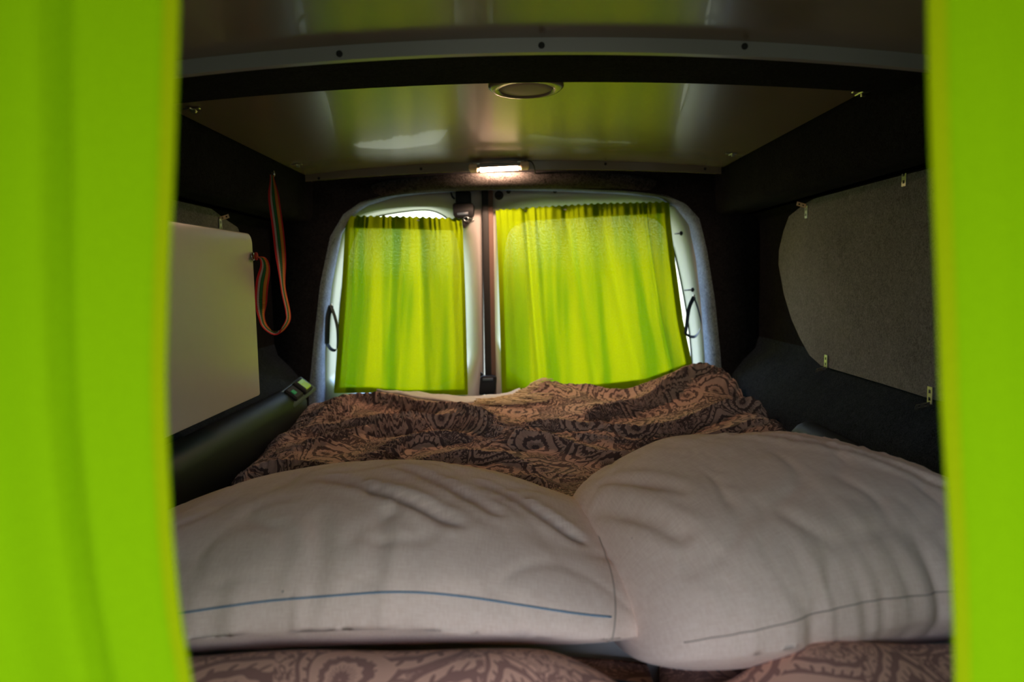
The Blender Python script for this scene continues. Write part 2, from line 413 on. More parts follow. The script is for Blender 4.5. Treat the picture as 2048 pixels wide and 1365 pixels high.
open_out = pts2([(612, 1150), (618, 780), (627, 690), (640, 570), (660, 474), (687, 428), (722, 404), (785, 386), (860, 378), (980, 374), (1110, 376), (1250, 382), (1330, 390), (1372, 408), (1399, 438), (1414, 500), (1430, 600), (1442, 720), (1452, 1150)], 2.09)
open_in = pts2([(650, 1150), (650, 780), (650, 700), (664, 570), (684, 470), (702, 434), (735, 412), (790, 395), (860, 387), (980, 381), (1110, 383), (1250, 389), (1315, 396), (1350, 414), (1378, 450), (1392, 520), (1402, 610), (1410, 720), (1412, 1150)], 2.20)
c0 = (0., .78)
rect = [(-.79, .0), (-.79, 1.25), (.79, 1.25), (.79, .0)]
mid = [((a[0]+b_[0])/2, (a[1]+b_[1])/2) for a, b_ in zip(rounded(open_out, 1), rounded(open_in, 1))]
vs, fs = loft([radial(rect, c0, N, 2.09), radial(open_out, c0, N, 2.09), radial(mid, c0, N, 2.125), radial(open_in, c0, N, 2.20),
               [Vector((v.x*1.05, v.y, c0[1]+(v.z-c0[1])*1.05)) for v in radial(open_in, c0, N, 2.20)], [Vector((v.x*1.05, v.y, c0[1]+(v.z-c0[1])*1.05)) for v in radial(open_in, c0, N, 2.345)], radial(rect, c0, N, 2.345)], True)
struct(mesh('wall_rear', vs, fs, M['carpet_blue']))
for p in bpy.data.objects['wall_rear'].data.polygons[:N]: p.material_index = 1
bpy.data.objects['wall_rear'].data.materials.append(M['carpet'])

hd = []; fs = []
hp = [(2.095, .316), (2.030, .309), (2.031, .300), (2.046, .286), (2.068, .274), (2.095, .268)]
for i in range(61):
    x = -.60+1.20*i/60
    for y, z in hp: hd.append((x, 2.095-(2.095-y)*(1-smooth01((abs(x)-.18)/.30)), ZC+z-.075*x*x-max(0, abs(x)-.30)**2*.6))
for i in range(60):
    for k in range(6): a = i*6+k; b_ = i*6+(k+1) % 6; fs.append((a, b_, b_+6, a+6))
fs += [tuple(range(6)), tuple(360+k for k in range(6))]
struct(mesh('trim_4', hd, fs, M['carpet_header']))
# rear doors: painted steel frames with sloped window reveals, glass panes
def door(name, wname, outline, rev, win, c_px, y0=2.215, y1=2.30):
    c = px(*c_px, Y=y0); c = (c.x, c.z)
    O = pts2(outline, y0); Rv = rounded(pts2(rev, y0), 2); Wn = rounded(pts2(win, y1), 2)
    bulge = [(r1.x*.45+w1.x*.55, r1.z*.45+w1.z*.55) for r1, w1 in zip(radial(Rv, c, N, y0), radial(Wn, c, N, y1))]
    Lb = [Vector((q[0], y0+.03, q[1])) for q in bulge]
    l_w = radial(Wn, c, N, y1)
    vs, fs = loft([radial(O, c, N, y0+.11), radial(O, c, N, y0+.012), radial([(c[0]+(x-c[0])*.985, c[1]+(z-c[1])*.985) for x, z in O], c, N, y0),
                   radial(Rv, c, N, y0), Lb, l_w, radial(Wn, c, N, y1+.02)])
    dr = struct(mesh(name, vs, fs, M['paint']))
    # glass
    g1 = radial(Wn, c, N, y1+.012); cc = [Vector((c[0], y1+.012, c[1]))]
    gl = struct(mesh(wname, g1+cc, [(k, (k+1) % N, N) for k in range(N)], M['glass']))
    gk = MB().tube(radial(Wn, c, N, y1-.001)+[radial(Wn, c, N, y1-.001)[0]], .0035, 6)
    gk.build('window_seal', M['blackmatt'], gl, True)
    return dr
d1 = door('door_1', 'window_1',
    [(640, 960), (640, 700), (655, 560), (676, 450), (705, 402), (760, 380), (850, 370), (965, 366), (968, 960)],
    [(652, 800), (652, 700), (664, 560), (686, 462), (712, 430), (780, 414), (880, 412), (925, 422), (952, 470), (957, 560), (957, 800)],
    [(676, 778), (674, 700), (684, 560), (706, 470), (735, 436), (800, 424), (850, 419), (876, 424), (905, 444), (922, 500), (929, 600), (929, 778)], (800, 620))
d2 = door('door_2', 'window_2',
    [(984, 960), (984, 366), (1100, 370), (1250, 376), (1340, 388), (1394, 425), (1410, 500), (1422, 600), (1430, 730), (1430, 960)],
    [(990, 800), (990, 470), (996, 424), (1020, 404), (1120, 398), (1250, 398), (1330, 404), (1366, 436), (1384, 500), (1398, 600), (1406, 700), (1408, 800)],
    [(1008, 778), (1006, 700), (1004, 500), (1022, 446), (1100, 432), (1250, 428), (1306, 432), (1334, 456), (1354, 520), (1377, 640), (1386, 740), (1386, 778)], (1180, 620))
# overlap seal between the doors
p0, p1 = px(969, 372, Y=2.2), px(978, 860, Y=2.2)
def vstrip(x0, x1, y, dep, mat, name, parent=None, top=370, bot=860):
    a, b_, c, e = px(x0, top, Y=y), px(x1, top, Y=y), px(x1+9, bot, Y=y), px(x0+9, bot, Y=y)
    return MB().prism([a, b_, c, e], (0, dep, 0)).build(name, mat, parent)
s1 = struct(vstrip(963, 976, 2.195, .04, M['blackmatt'], 'trim_1')); bevel(s1, .002)
s2 = struct(vstrip(974.5, 985, 2.204, .04, M['brownmetal'], 'trim_2')); bevel(s2, .001)

# ------------------------------------------------------------------ arched ceiling panels, cross beam
def arch(x, zc, k=.105): return zc-k*x*x
def arched_slab(name, x0, x1, y0, y1, zb, th, mat, parent=None, k=.105, nx=32, ny=8):
    vs = []; fs = []
    for j in range(ny+1):
        y = y0+(y1-y0)*j/ny
        for i in range(nx+1):
            x = x0+(x1-x0)*i/nx; vs.append((x, y, arch(x, zb, k)))
    n = len(vs); vs += [(x, y, z+th) for x, y, z in vs]; w = nx+1
    for j in range(ny):
        for i in range(nx):
            a = j*w+i; fs += [(a, a+w, a+w+1, a+1), (n+a, n+a+1, n+a+w+1, n+a+w)]
    for j in range(ny):
        for i in (0, nx): a = j*w+i; fs.append((a, a+w, n+a+w, n+a))
    for i in range(nx):
        for j in (0, ny): a = j*w+i; fs.append((a, a+1, n+a+1, n+a))
    o = mesh(name, vs, fs, mat, parent); return o
def sharp(o, ang=35):
    m = o.modifiers.new('edge', 'EDGE_SPLIT'); m.split_angle = math.radians(ang); return o
beam = sharp(arched_slab('trim_3', -.606, .606, .957, 1.105, ZC+.306, .05, M['carpet'], None, .078)); struct(beam)
# front panel
fp = empty('ceiling_panel', (0, .6, ZC+.3195), 'white arched ceiling panel nearest the camera, its grey edge strip crossing the top of the view', 'ceiling panel')
sharp(arched_slab('panel_sheet', -.60, .60, .14, .952, ZC+.3195, .006, M['panel'], fp, .105))
sharp(arched_slab('edge_strip', -.60, .60, .943, .955, ZC+.3005, .0192, M['strip'], fp, .105))
def cap(x, y, Y, rad, parent, name='screw', mat='blackmatt', h=.003):
    p = px(x, y, Y=Y); Mx = Matrix.Translation(p) @ Matrix.Rotation(R90, 4, 'X')
    MB().lathe([(rad, -.001), (rad, h*.5), (rad*.7, h*.9), (rad*.35, h), (rad*.3, h*.6), (.0002, h*.55)], Mx, 16).build(name, M[mat], parent, True)
for x, y in ((679, 108), (1083, 91), (1489, 93)): cap(x, y, .943, .0043, fp)
# rear panel
rp_ = empty('ceiling_panel', (0, 1.55, ZC+.343), 'white glossy ceiling panel between the dark cross beam and the rear doors, reflecting green', 'ceiling panel')
sharp(arched_slab('panel_sheet', -.60, .60, 1.06, 2.012, ZC+.3355, .006, M['panel'], rp_, .08))
sharp(arched_slab('edge_strip', -.60, .598, 2.000, 2.012, ZC+.3105, .0245, M['panel'], rp_, .060))
for x, y in ((638, 357), (842, 338), (1211, 328), (1410, 338)): cap(x, y, 2.0, .004, rp_)
def clip(x, y, parent):
    p = px(x, y, Z=ZC+.31); z = arch(p.x, ZC+.3355, .08)-.001
    p = px(x, y, Z=z)
    b = MB(); b.box(p, (.030, .008, .003), .001); b.box(p+Vector((0, 0, -.002)), (.008, .030, .003), .001); b.box(p+Vector((.004, 0, -.005)), (.008, .006, .006), .001)
    b.build('panel_clip', M['steel'], parent)
for x, y in ((593, 329), (1463, 307), (383, 217), (1722, 184)): clip(x, y, rp_)
# round vent
pc = px(1052, 171, Z=ZC+.335); Mx = Matrix.Translation((pc.x, pc.y, arch(pc.x, ZC+.335, .08))) @ Matrix.Rotation(math.pi, 4, 'X')
rv = empty('ceiling_vent', Mx.translation, 'round white ceiling vent with a mauve grey disc, half hidden by the beam', 'vent')
MB().lathe([(.066, 0), (.066, .003), (.060, .008), (.049, .009), (.047, .004), (.046, .003)], Mx, 48).build('vent_ring', M['panel'], rv, True)
MB().lathe([(.0465, .003), (.0465, .006), (.030, .0085), (.0002, .009)], Mx, 40).build('vent_disc', M['grille'], rv, True)

# ------------------------------------------------------------------ LED bar under the rear edge strip
lp = px(998, 335, Y=1.972); lm = empty('strip_lamp', lp, 'small lit bar lamp under the rear edge of the ceiling panel', 'lamp')
Ml = Matrix.Rotation(-0.03, 3, 'Y') @ Matrix.Rotation(.0, 3, 'X')
def lbox(off, sz, b, name, mat, par=lm):
    return MB().box(lp+Ml @ Vector(off), sz, b, Ml).build(name, M[mat], par)
lbox((0, 0, .003), (.120, .050, .010), .002, 'lamp_body', 'strip')
wd_ = [(-.022, -.002), (.022, -.002), (.022, -.0068)]
o = MB().prism([lp+Ml @ Vector((-.053, y, z)) for y, z in wd_], Ml @ Vector((.106, 0, 0))).build('lit_diffuser', M['diffuser'], lm)
o['label'] = 'glowing warm white diffuser'
ll = bpy.data.lights.new('lamp_light', 'AREA'); ll.shape = 'RECTANGLE'; ll.size = .10; ll.size_y = .005; ll.energy = 1.7; ll.color = (1., .62, .42)
lo = bpy.data.objects.new('lamp_light', ll); COL.objects.link(lo); lo.location = (lp.x, lp.y+.0265, ZC+.3075)
lo.rotation_euler = Vector((0, .93, -.36)).to_track_quat('-Z', 'Z').to_euler()
for sx in (-1, 1):
    lbox((sx*.072, 0, .001), (.026, .052, .018), .004, 'end_cap', 'lampbody')
    lbox((sx*.062, -.012, .010), (.020, .012, .005), .0015, 'spring_clip', 'steel')
cp = [px(1056, 322, Y=1.965), px(1062, 323, Y=1.97), px(1068, 332, Y=1.985), px(1070, 345, Y=2.02), px(1071, 352, Y=2.07), px(1072, 357, Y=2.092)]
MB().tube(catmull(cp, 24), .0018, 8).build('power_cable', M['black'], lm, True)

# ------------------------------------------------------------------ rear door hardware
def P(x, y, Y): return px(x, y, Y=Y)
lk = empty('door_lock', P(926, 440, 2.2), 'black latch box at the top of the narrower left rear door', 'door latch')
def pxprism(poly, Y, dep, name, mat, par, bw=.002):
    return bevel(MB().prism([P(x, y, Y) for x, y in poly], (0, dep, 0)).build(name, M[mat], par), bw)
pxprism([(911, 383), (941, 383), (942, 410), (911, 410)], 2.185, .03, 'latch_body', 'black', lk)
pxprism([(905, 409), (909, 406), (944, 406), (948, 411), (947, 430), (943, 436), (910, 436), (906, 430)], 2.175, .045, 'latch_housing', 'black', lk, .003)
pxprism([(924, 438), (945, 438), (931, 456), (926, 456)], 2.19, .012, 'latch_tongue', 'blackmatt', lk)
pxprism([(914, 426), (936, 424), (936, 430), (914, 431)], 2.172, .004, 'latch_lever', 'slate', lk, .001)
MB().tube(catmull([P(906, 372, 2.205), P(902, 380, 2.205), P(904, 392, 2.205), P(909, 398, 2.2)], 12), .003, 8).build('pull_rod', M['black'], lk, True)
bl = empty('door_bolt', P(974, 785, 2.17), 'black bolt block low on the seam between the rear doors', 'door latch')
pxprism([(960, 756), (963, 753), (990, 753), (993, 757), (992, 776), (988, 790), (958, 790)], 2.165, .03, 'bolt_housing', 'black', bl, .003)
pxprism([(965, 757), (986, 757), (986, 762), (965, 762)], 2.162, .005, 'bolt_rib', 'slate', bl, .001)
pxprism([(961, 745), (966, 748), (966, 754), (960, 754)], 2.18, .01, 'bolt_knob', 'black', bl, .001)
cap(998, 391, 2.214, .0145, d2, 'rubber_plug', 'blackmatt', .004)
cap(1017, 383, 2.214, .0075, d2, 'rubber_buffer', 'blackmatt', .007); cap(1110, 382, 2.214, .0075, d2, 'rubber_buffer', 'blackmatt', .007)
for (x, y, x2) in ((1362, 467, 1350), (1385, 580, 1369)):
    a = P(x, y, 2.20); b_ = P(x2, y+1, 2.235)
    MB().tube([b_, a], .0025, 8).lathe([(.0065, -.002), (.0075, .001), (.005, .004), (.0003, .005)], Matrix.Translation(a) @ Matrix.Rotation(R90, 4, 'X') @ Matrix.Rotation(.7, 4, 'Y'), 14).build('retaining_pin', M['black'], d2, True)

def ribbon(pts, width, side, mat, name, parent, n=60, th=.0012, twist=None, taper=None):
    """flat strap through pts; side(t) gives the direction of its width"""
    c = catmull(pts, n); vs = []; uv = []; s_ = 0
    for i in range(n):
        t = i/(n-1); p = Vector(c[i]); tg = (Vector(c[min(i+1, n-1)])-Vector(c[max(i-1, 0)])).normalized()
        w = Vector(side(t)); w = (w-tg*w.dot(tg)).normalized(); nn = tg.cross(w)
        if i: s_ += (Vector(c[i])-Vector(c[i-1])).length
        ww = width*(taper(t) if taper else 1)
        for a, b2 in ((-1, 1), (1, 1), (1, -1), (-1, -1)):
            vs.append(p+w*a*ww/2+nn*b2*th/2); uv.append(((a+1)/2, s_))
    fs = [(4*i+k, 4*i+(k+1) % 4, 4*i+4+(k+1) % 4, 4*i+4+k) for i in range(n-1) for k in range(4)]+[(0, 1, 2, 3), (4*n-1, 4*n-2, 4*n-3, 4*n-4)]
    return mesh(name, vs, fs, mat, parent, uv=uv, smooth=False)
def loop_strap(apex, left, right, bl_, br, Y, label):
    e = empty('pull_strap', P(*apex, Y), label, 'strap')
    ribbon([P(*apex, Y), P((apex[0]+left[0])/2-2, (apex[1]+left[1])/2, Y), P(*left, Y+.004), P(*bl_, Y+.01)], .017, lambda t: (1-t*.3, .5+.2*t, .2), M['webbing'], 'webbing_leg', e)
    ribbon([P(*apex, Y), P((apex[0]+right[0])/2+2, (apex[1]+right[1])/2, Y), P(*right, Y-.002), P(*br, Y), P((bl_[0]+br[0])/2, max(bl_[1], br[1])+3, Y+.004), P(*bl_, Y+.01)], .012, lambda t: (.5*(1-t)+.1, 1-t*.2, .3+.4*t), M['webbing'], 'webbing_loop', e)
    cap(apex[0], apex[1]-2, Y, .004, e, 'strap_screw', 'steel', .003)
loop_strap((662, 612), (655, 650), (675, 662), (654, 688), (674, 697), 2.165, 'dark webbing loop beside the left edge of the left rear curtain')
loop_strap((1388, 594), (1376, 628), (1402, 650), (1371, 668), (1393, 671), 2.17, 'dark webbing loop beside the right edge of the right rear curtain')

# ------------------------------------------------------------------ curtains
def cloth_grid(fn, nu, nv):
    vs = []; fs = []; uv = []
    for j in range(nv+1):
        for i in range(nu+1):
            p, q = fn(i/nu, j/nv); vs.append(p); uv.append(q)
    for j in range(nv):
        for i in range(nu):
            a = j*(nu+1)+i; fs.append((a, a+1, a+nu+2, a+nu+1))
    return vs, fs, uv
def lerp_poly(poly, t):                       # poly [(t, x)...]
    for (t0, a), (t1, b_) in zip(poly, poly[1:]):
        if t <= t1: k = (t-t0)/(t1-t0) if t1 > t0 else 0; return a+(b_-a)*k
    return poly[-1][1]
def interp_edge(edge, y):                     # edge [(y, x)]
    return float(np.interp(y, [e[0] for e in edge], [e[1] for e in edge]))
def rear_curtain(label, Lx, Rx, top, bot, Y, folds, seed, hems):
    """Lx, Rx: side edges (py, px); top, bot: (px, py) lines"""
    e = empty('window_curtain', P((Lx[0][1]+Rx[0][1])/2, top[0][1], Y), label, 'curtain')
    tx = [q[0] for q in top]; ty = [q[1] for q in top]; bx = [q[0] for q in bot]; by = [q[1] for q in bot]
    W_ = (Rx[0][1]-Lx[0][1])/620.
    def base(uu, vv, dy=0.):
        xt = tx[0]+(tx[-1]-tx[0])*uu; y0 = float(np.interp(xt, tx, ty)); xb = bx[0]+(bx[-1]-bx[0])*uu; y1 = float(np.interp(xb, bx, by))
        y = y0+(y1-y0)*vv; xl = interp_edge(Lx, y); xr = interp_edge(Rx, y)
        x = xl+(xr-xl)*uu
        f = 0.
        for (ph, wd, am, drift) in folds:
            cx = ph+drift*vv; q = (uu-cx)/wd; f += am*math.exp(-q*q)*(1-.35*vv)
        ruf = math.exp(-((vv-.035)/.05)**2)*.0035*math.sin(uu*W_*300+2.2*math.sin(uu*31+seed))
        f += ruf + .004*nse(uu*9+seed, vv*1.5, 3)+.0015*nse(uu*30, vv*9, seed)
        if vv < .004: y += 1.6*math.sin(uu*W_*300)*1.
        p = P(x, y, Y+f+dy)
        return p
    def full(uu, vv): return base(uu, vv), (uu*W_, (1-vv)*.56)
    vs, fs, uv = cloth_grid(full, 170, 70)
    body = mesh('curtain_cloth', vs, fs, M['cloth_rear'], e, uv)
    # rod pocket and hems are second layers on the window side
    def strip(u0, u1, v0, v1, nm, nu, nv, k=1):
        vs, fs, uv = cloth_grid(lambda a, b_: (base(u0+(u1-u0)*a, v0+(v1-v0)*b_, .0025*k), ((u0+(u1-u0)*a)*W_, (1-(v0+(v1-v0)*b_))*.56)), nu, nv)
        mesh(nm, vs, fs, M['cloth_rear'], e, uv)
    hl, hr, hb, ht = hems
    strip(0, 1, .0, ht, 'rod_pocket', 170, 10); strip(0, 1, .0, ht, 'rod_pocket_fold', 170, 10, 2)
    for k_ in (1, 2): strip(0, hl, ht, 1, 'side_hem', 3, 50, k_); strip(1-hr, 1, ht, 1, 'side_hem', 3, 50, k_)
    strip(hl, 1-hr, 1-hb, 1, 'bottom_hem', 120, 4, 2)
    strip(hl, 1-hr, 1-hb, 1, 'bottom_hem', 120, 4)
    return e
random.seed(3)
fl = [(.10, .03, .010, -.01), (.19, .05, -.012, -.02), (.40, .045, .014, 0), (.49, .05, -.010, .01), (.63, .045, .015, .03), (.78, .08, -.008, .02), (.9, .03, .006, 0)]
c1 = rear_curtain('lime green curtain over the narrower left rear door window', [(430, 693), (460, 690), (600, 682), (780, 668)], [(430, 922), (460, 926), (600, 931), (785, 936)],
    [(695, 432), (800, 433), (925, 437)], [(668, 787), (740, 786), (800, 792), (870, 792), (935, 790)], 2.19, fl, 1.3, (.045, .03, .035, .07))
fr_ = [(.05, .03, -.008, 0), (.17, .016, .018, .03), (.21, .02, -.012, .03), (.30, .06, -.010, 0), (.40, .035, .016, .10), (.51, .04, -.012, .05), (.60, .035, .014, .12), (.74, .05, -.008, .05), (.86, .010, .020, .03), (.93, .03, -.010, .02)]
c2 = rear_curtain('wide lime green curtain over the right rear door window', [(415, 991), (470, 994), (620, 999), (800, 1004)], [(400, 1338), (450, 1342), (520, 1350), (640, 1366), (745, 1388)],
    [(992, 420), (1080, 414), (1200, 407), (1338, 404)], [(1004, 806), (1100, 800), (1200, 797), (1290, 786), (1388, 748)], 2.19, fr_, 5.1, (.028, .035, .075, .068))
for c_, a, b_, nm in ((c1, (690, 441), (945, 441), 1), (c2, (988, 424), (1348, 412), 2)):
    MB().tube([P(a[0], a[1], 2.207), P(b_[0], b_[1], 2.207)], .0022, 8).build('curtain_wire', M['steel'], c_, True)
# hook at the end of the left wire
hk = [P(928+5*math.cos(t)+4, 438+4*math.sin(t), 2.17) for t in np.linspace(0, 6.2, 14)]
MB().tube(hk, .0016, 6).tube(catmull([P(935, 437, 2.17), P(942, 437, 2.17), P(946, 439, 2.168), P(947, 443, 2.168), P(943, 445, 2.168)], 12), .0016, 6).build('wire_hook', M['chrome'], c1, True)

# near curtains hang between cab and bed
def near_curtain(label, edge, sgn, Y, xout, crease, seed, hw_):
    e = empty('divider_curtain', (sgn*.4, Y, 1.14), label, 'curtain')
    ys = [q[1] for q in edge]; xs = [q[0] for q in edge]
    zt, zb = 1.155, .40
    # inner edge as X(z) at depth Y
    zz = []; XX = []
    for x, y in edge: p = P(x, y, Y); zz.append(p.z); XX.append(p.x)
    o_ = np.argsort(zz); zz = np.array(zz)[o_]; XX = np.array(XX)[o_]
    def base(uu, vv, dy=0.):
        z = zt+(zb-zt)*vv; xi = float(np.interp(z, zz, XX)); x = xi+(xout-xi)*uu
        f = .010*math.sin((uu*5.2+.25*vv+seed)*6.28)*smooth01(uu*3)+.004*nse(uu*6+seed, vv*2.2, 1)
        for (cu, wd, am, dr) in crease: f += am*math.exp(-((uu-cu-dr*vv)/wd)**2)
        return Vector((x, Y+f+dy, z))
    L = abs(xout-XX[0])
    vs, fs, uv = cloth_grid(lambda a, b_: (base(a, b_), (a*L, b_*.75)), 140, 60)
    mesh('curtain_cloth', vs, fs, M['cloth_front'], e, uv)
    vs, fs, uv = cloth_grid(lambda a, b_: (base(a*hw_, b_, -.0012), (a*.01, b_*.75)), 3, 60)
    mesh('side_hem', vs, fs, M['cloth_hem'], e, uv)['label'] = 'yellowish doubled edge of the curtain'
    vs, fs, uv = cloth_grid(lambda a, b_: (base(a, b_*.05, .003), (a*L, b_*.04)), 140, 4)
    mesh('rod_pocket', vs, fs, M['cloth_front'], e, uv)
    MB().tube([(XX[-1], Y+.0015, 1.140), (xout, Y+.0015, 1.140)], .003, 8).build('curtain_rail', M['steel'], e, True)
    return e
near_curtain('lime green divider curtain hanging close on the left', [(362, -120), (362, 0), (357, 150), (350, 350), (340, 550), (334, 750), (338, 900), (346, 1050), (360, 1200), (376, 1300), (390, 1380), (405, 1500)], -1, .30, -.60,
    [(.118, .010, .009, -.033), (.30, .03, -.006, .02)], .1, .014)
near_curtain('lime green divider curtain hanging close on the right', [(1846, -120), (1848, 0), (1852, 200), (1860, 400), (1870, 600), (1878, 800), (1888, 950), (1898, 1100), (1905, 1250), (1908, 1380), (1910, 1500)], 1, .30, .60,
    [(.10, .03, .004, .03), (.22, .05, -.006, .02)], .45, .018)

# ------------------------------------------------------------------ side window covers and their brackets
def wall_panel(name, polyYZ, X, th, mat, label, cat):
    e = empty(name, (X, polyYZ[0][0], polyYZ[0][1]), label, cat)
    o = MB().prism([(X, y, z) for y, z in polyYZ], (th, 0, 0)).build('felt_sheet', mat, e); bevel(o, .004, 3); return e
def yz(pl, X): return [(px(x, y, X=X).y, px(x, y, X=X).z) for x, y in pl]
polyR = yz([(1577, 432), (1604, 410), (1645, 386), (1682, 371), (1755, 352), (1838, 341)], .722)+[(.70, 1.045), (.62, .98), (.62, .66)]+yz([(1862, 800), (1760, 768), (1680, 744), (1640, 732), (1618, 712), (1600, 680), (1582, 640), (1567, 590), (1556, 530), (1557, 500), (1566, 462)], .722)
cr_ = wall_panel('window_cover', polyR, .722, .012, M['felt_grey'], 'grey felt window cover with rounded corners on the right wall', 'window cover')
polyL = yz([(350, 388), (385, 396), (420, 414), (452, 438), (476, 454), (486, 480), (486, 600)], -.722)+[(1.6, .66), (.9, .64), (.9, 1.03)]
cl_ = wall_panel('window_cover', polyL, -.722, -.012, M['felt_grey'], 'dark grey felt window cover mostly hidden behind the white board', 'window cover')
def bracket(x, y, X, sgn, up, label):
    p = px(x, y, X=X-sgn*.002); e = empty('metal_bracket', p, label, 'bracket')
    # perforated leg on the cover, and a bent leg going to the wall carpet
    def plate(o, a, b_, L, Wd, nm):
        a = Vector(a).normalized(); b_ = Vector(b_).normalized(); nn = a.cross(b_); t = .0015
        mb = MB(); o = Vector(o)
        hs = (L*.28, L*.72)
        xs = [0, hs[0]-Wd*.22, hs[0]+Wd*.22, hs[1]-Wd*.22, hs[1]+Wd*.22, L]
        for i in range(5):
            segs = [(-Wd/2, Wd/2)] if i % 2 == 0 else [(-Wd/2, -Wd*.22), (Wd*.22, Wd/2)]
            for s0, s1 in segs:
                q = [o+a*xs[i]+b_*s0, o+a*xs[i+1]+b_*s0, o+a*xs[i+1]+b_*s1, o+a*xs[i]+b_*s1]
                mb.prism(q, nn*t)
        mb.build(nm, M['steel'], e)
    z = 1 if up else -1
    plate(p, (0, 0, -z), (0, 1, 0), .030, .014, 'drilled_leg')
    plate(p, (-sgn*.55, .55, z*.28), (0, .3, 1 if False else -.5), .024, .010, 'bent_leg')
bracket(1808, 340, .722, 1, True, 'zinc bracket on the upper edge of the right window cover, nearer the near curtain')
bracket(1612, 412, .722, 1, True, 'zinc bracket at the upper rear corner of the right window cover')
bracket(1652, 736, .722, 1, False, 'zinc bracket at the lower rear corner of the right window cover')
bracket(1860, 808, .722, 1, False, 'zinc bracket on the lower edge of the right window cover, by the near curtain')
bracket(440, 438, -.722, -1, True, 'zinc bracket above the white board on the left wall')

# ------------------------------------------------------------------ white folding table board on the left
pa, pb = px(510, 800, X=-.55), px(515, 470, X=-.55)
tb = empty('table_board', (-.55, 1.1, pa.z), 'white table board stowed upright along the left wall', 'table')
Ye = (pa.y+pb.y)/2; zt_, zb_ = pb.z, px(500, 800, X=-.55).z; rr = .022
poly = [(.62, zb_), (Ye-.004, zb_), (Ye, zb_+.004)]+[(Ye-rr+rr*math.cos(a), zt_-rr+rr*math.sin(a)) for a in np.linspace(0, R90, 8)]+[(.62, px(350, 455, X=-.55).z+.01)]
o = MB().prism([(-.55, y, z) for y, z in poly], (-.016, 0, 0)).build('board_sheet', M['board'], tb); bevel(o, .0025, 3)
o = MB().box((-.548, (.62+Ye)/2-.02, px(420, 461, X=-.55).z+.0), (.002, 0.01, .002)).v
ep = px(509, 513, X=-.545)
MB().lathe([(.009, 0), (.009, .002), (.005, .003), (.004, .003)], Matrix.Translation(ep+Vector((-.004, 0, 0))) @ Matrix.Rotation(R90, 4, 'Y'), 20).build('eyelet', M['chrome'], tb, True)
# striped ribbon from a hook on the wall to the eyelet
ln = empty('striped_lanyard', px(545, 345, X=-.60), 'striped red, white, green and orange ribbon hanging on the left wall', 'lanyard')
tp = px(544, 350, X=-.60)
Yl = tp.y
def LP(x, y, Y_): return P(x, y, Y_)
pth = [tp, LP(548, 400, 1.66), LP(556, 460, 1.64), LP(562, 520, 1.62), LP(566, 575, 1.60), LP(576, 625, 1.58), LP(574, 645, 1.57), LP(558, 664, 1.55), LP(540, 662, 1.53), LP(526, 645, 1.52), LP(522, 610, 1.50), LP(524, 570, 1.48), LP(530, 535, 1.47), LP(525, 517, 1.46), LP(512, 514, 1.435)]
def sd(t):
    a = .35+1.15*smooth01((t-.28)/.2)-1.3*smooth01((t-.74)/.10)
    return (math.cos(a), math.sin(a), .02)
ribbon(pth, .026, sd, M['lanyard'], 'ribbon', ln, n=120, th=.001, taper=lambda t: .35+.65*smooth01(t/.15) if t < .8 else .35+.65*smooth01((1-t)/.12))
MB().tube(catmull([tp+Vector((-.02, 0, .006)), tp+Vector((0, 0, .004)), tp+Vector((.006, 0, -.002)), tp+Vector((.004, 0, .010))], 14), .0022, 8).build('wall_hook', M['chrome'], ln, True)
MB().lathe([(.0085, 0), (.0085, .003), (.003, .004)], Matrix.Translation(ep+Vector((.002, 0, 0))) @ Matrix.Rotation(R90, 4, 'Y'), 16).build('ribbon_knot', principled('red_yarn', (.35, .02, .02), .9), ln, True)

# ------------------------------------------------------------------ side rails (black plastic sills)
def rail(sgn, y0, y1, label):
    e = empty('side_rail', (sgn*.62, (y0+y1)/2, .44), label, 'rail')
    pr = [(.654, .555), (.640, .553), (.622, .545), (.608, .530), (.601, .512), (.600, .47), (.602, .43), (.654, .43)]
    vs = []; fs = []; n = len(pr); ny = 20
    for j in range(ny+1):
        y = y0+(y1-y0)*j/ny; t = j/ny
        for x, z in pr: vs.append((sgn*x, y, z-(.03 if sgn > 0 else .0)))
    for j in range(ny):
        for i in range(n): a = j*n+i; b_ = j*n+(i+1) % n; fs.append((a, b_, b_+n, a+n))
    fs += [tuple(range(n)), tuple(ny*n+i for i in range(n))]
    o = mesh('rail_moulding', vs, fs, M['black'], e); bevel(o, .006, 3, 40); return e
rlL = rail(-1, .70, 1.93, 'black plastic side rail running along the bed on the left wall')
rlR = rail(1, .98, 1.5, 'black plastic side rail along the right wall, mostly behind the right pillow')
# latch plate on the end of the left rail
lpz = px(592, 785, X=-.615)
lt = empty('latch_plate', lpz, 'small slate latch plate with metal button at the rear end of the left rail', 'latch')
tilt = Matrix.Rotation(math.radians(38), 3, 'Y') @ Matrix.Rotation(math.radians(14), 3, 'X')
def tb_(off, sz, b, nm, mat): MB().box(lpz+tilt @ Vector(off), sz, b, tilt).build(nm, M[mat], lt)
tb_((0, 0, -.004), (.060, .165, .012), .004, 'plate', 'slate')
tb_((0, -.020, .006), (.042, .045, .014), .004, 'oval_button', 'blackmatt')
tb_((.0, -.028, .014), (.014, .016, .003), .001, 'green_mark', 'greenplastic')
tb_((0, .034, .006), (.046, .046, .014), .003, 'button_surround', 'blackmatt')
tb_((0, .034, .014), (.034, .034, .006), .002, 'metal_button', 'chrome')

# ------------------------------------------------------------------ bed
b = MB().box((0, 1.22, .20), (1.20, 1.72, .16), .01)
bb = tag(b.build('bed_base', M['dark']), 'dark bed platform under the bedding', 'bed base')
o = MB().box((0, 1.45, .345), (1.19, 1.29, .12), .03).build('mattress', M['cream']); tag(o, 'thin mattress under the paisley duvet', 'mattress')

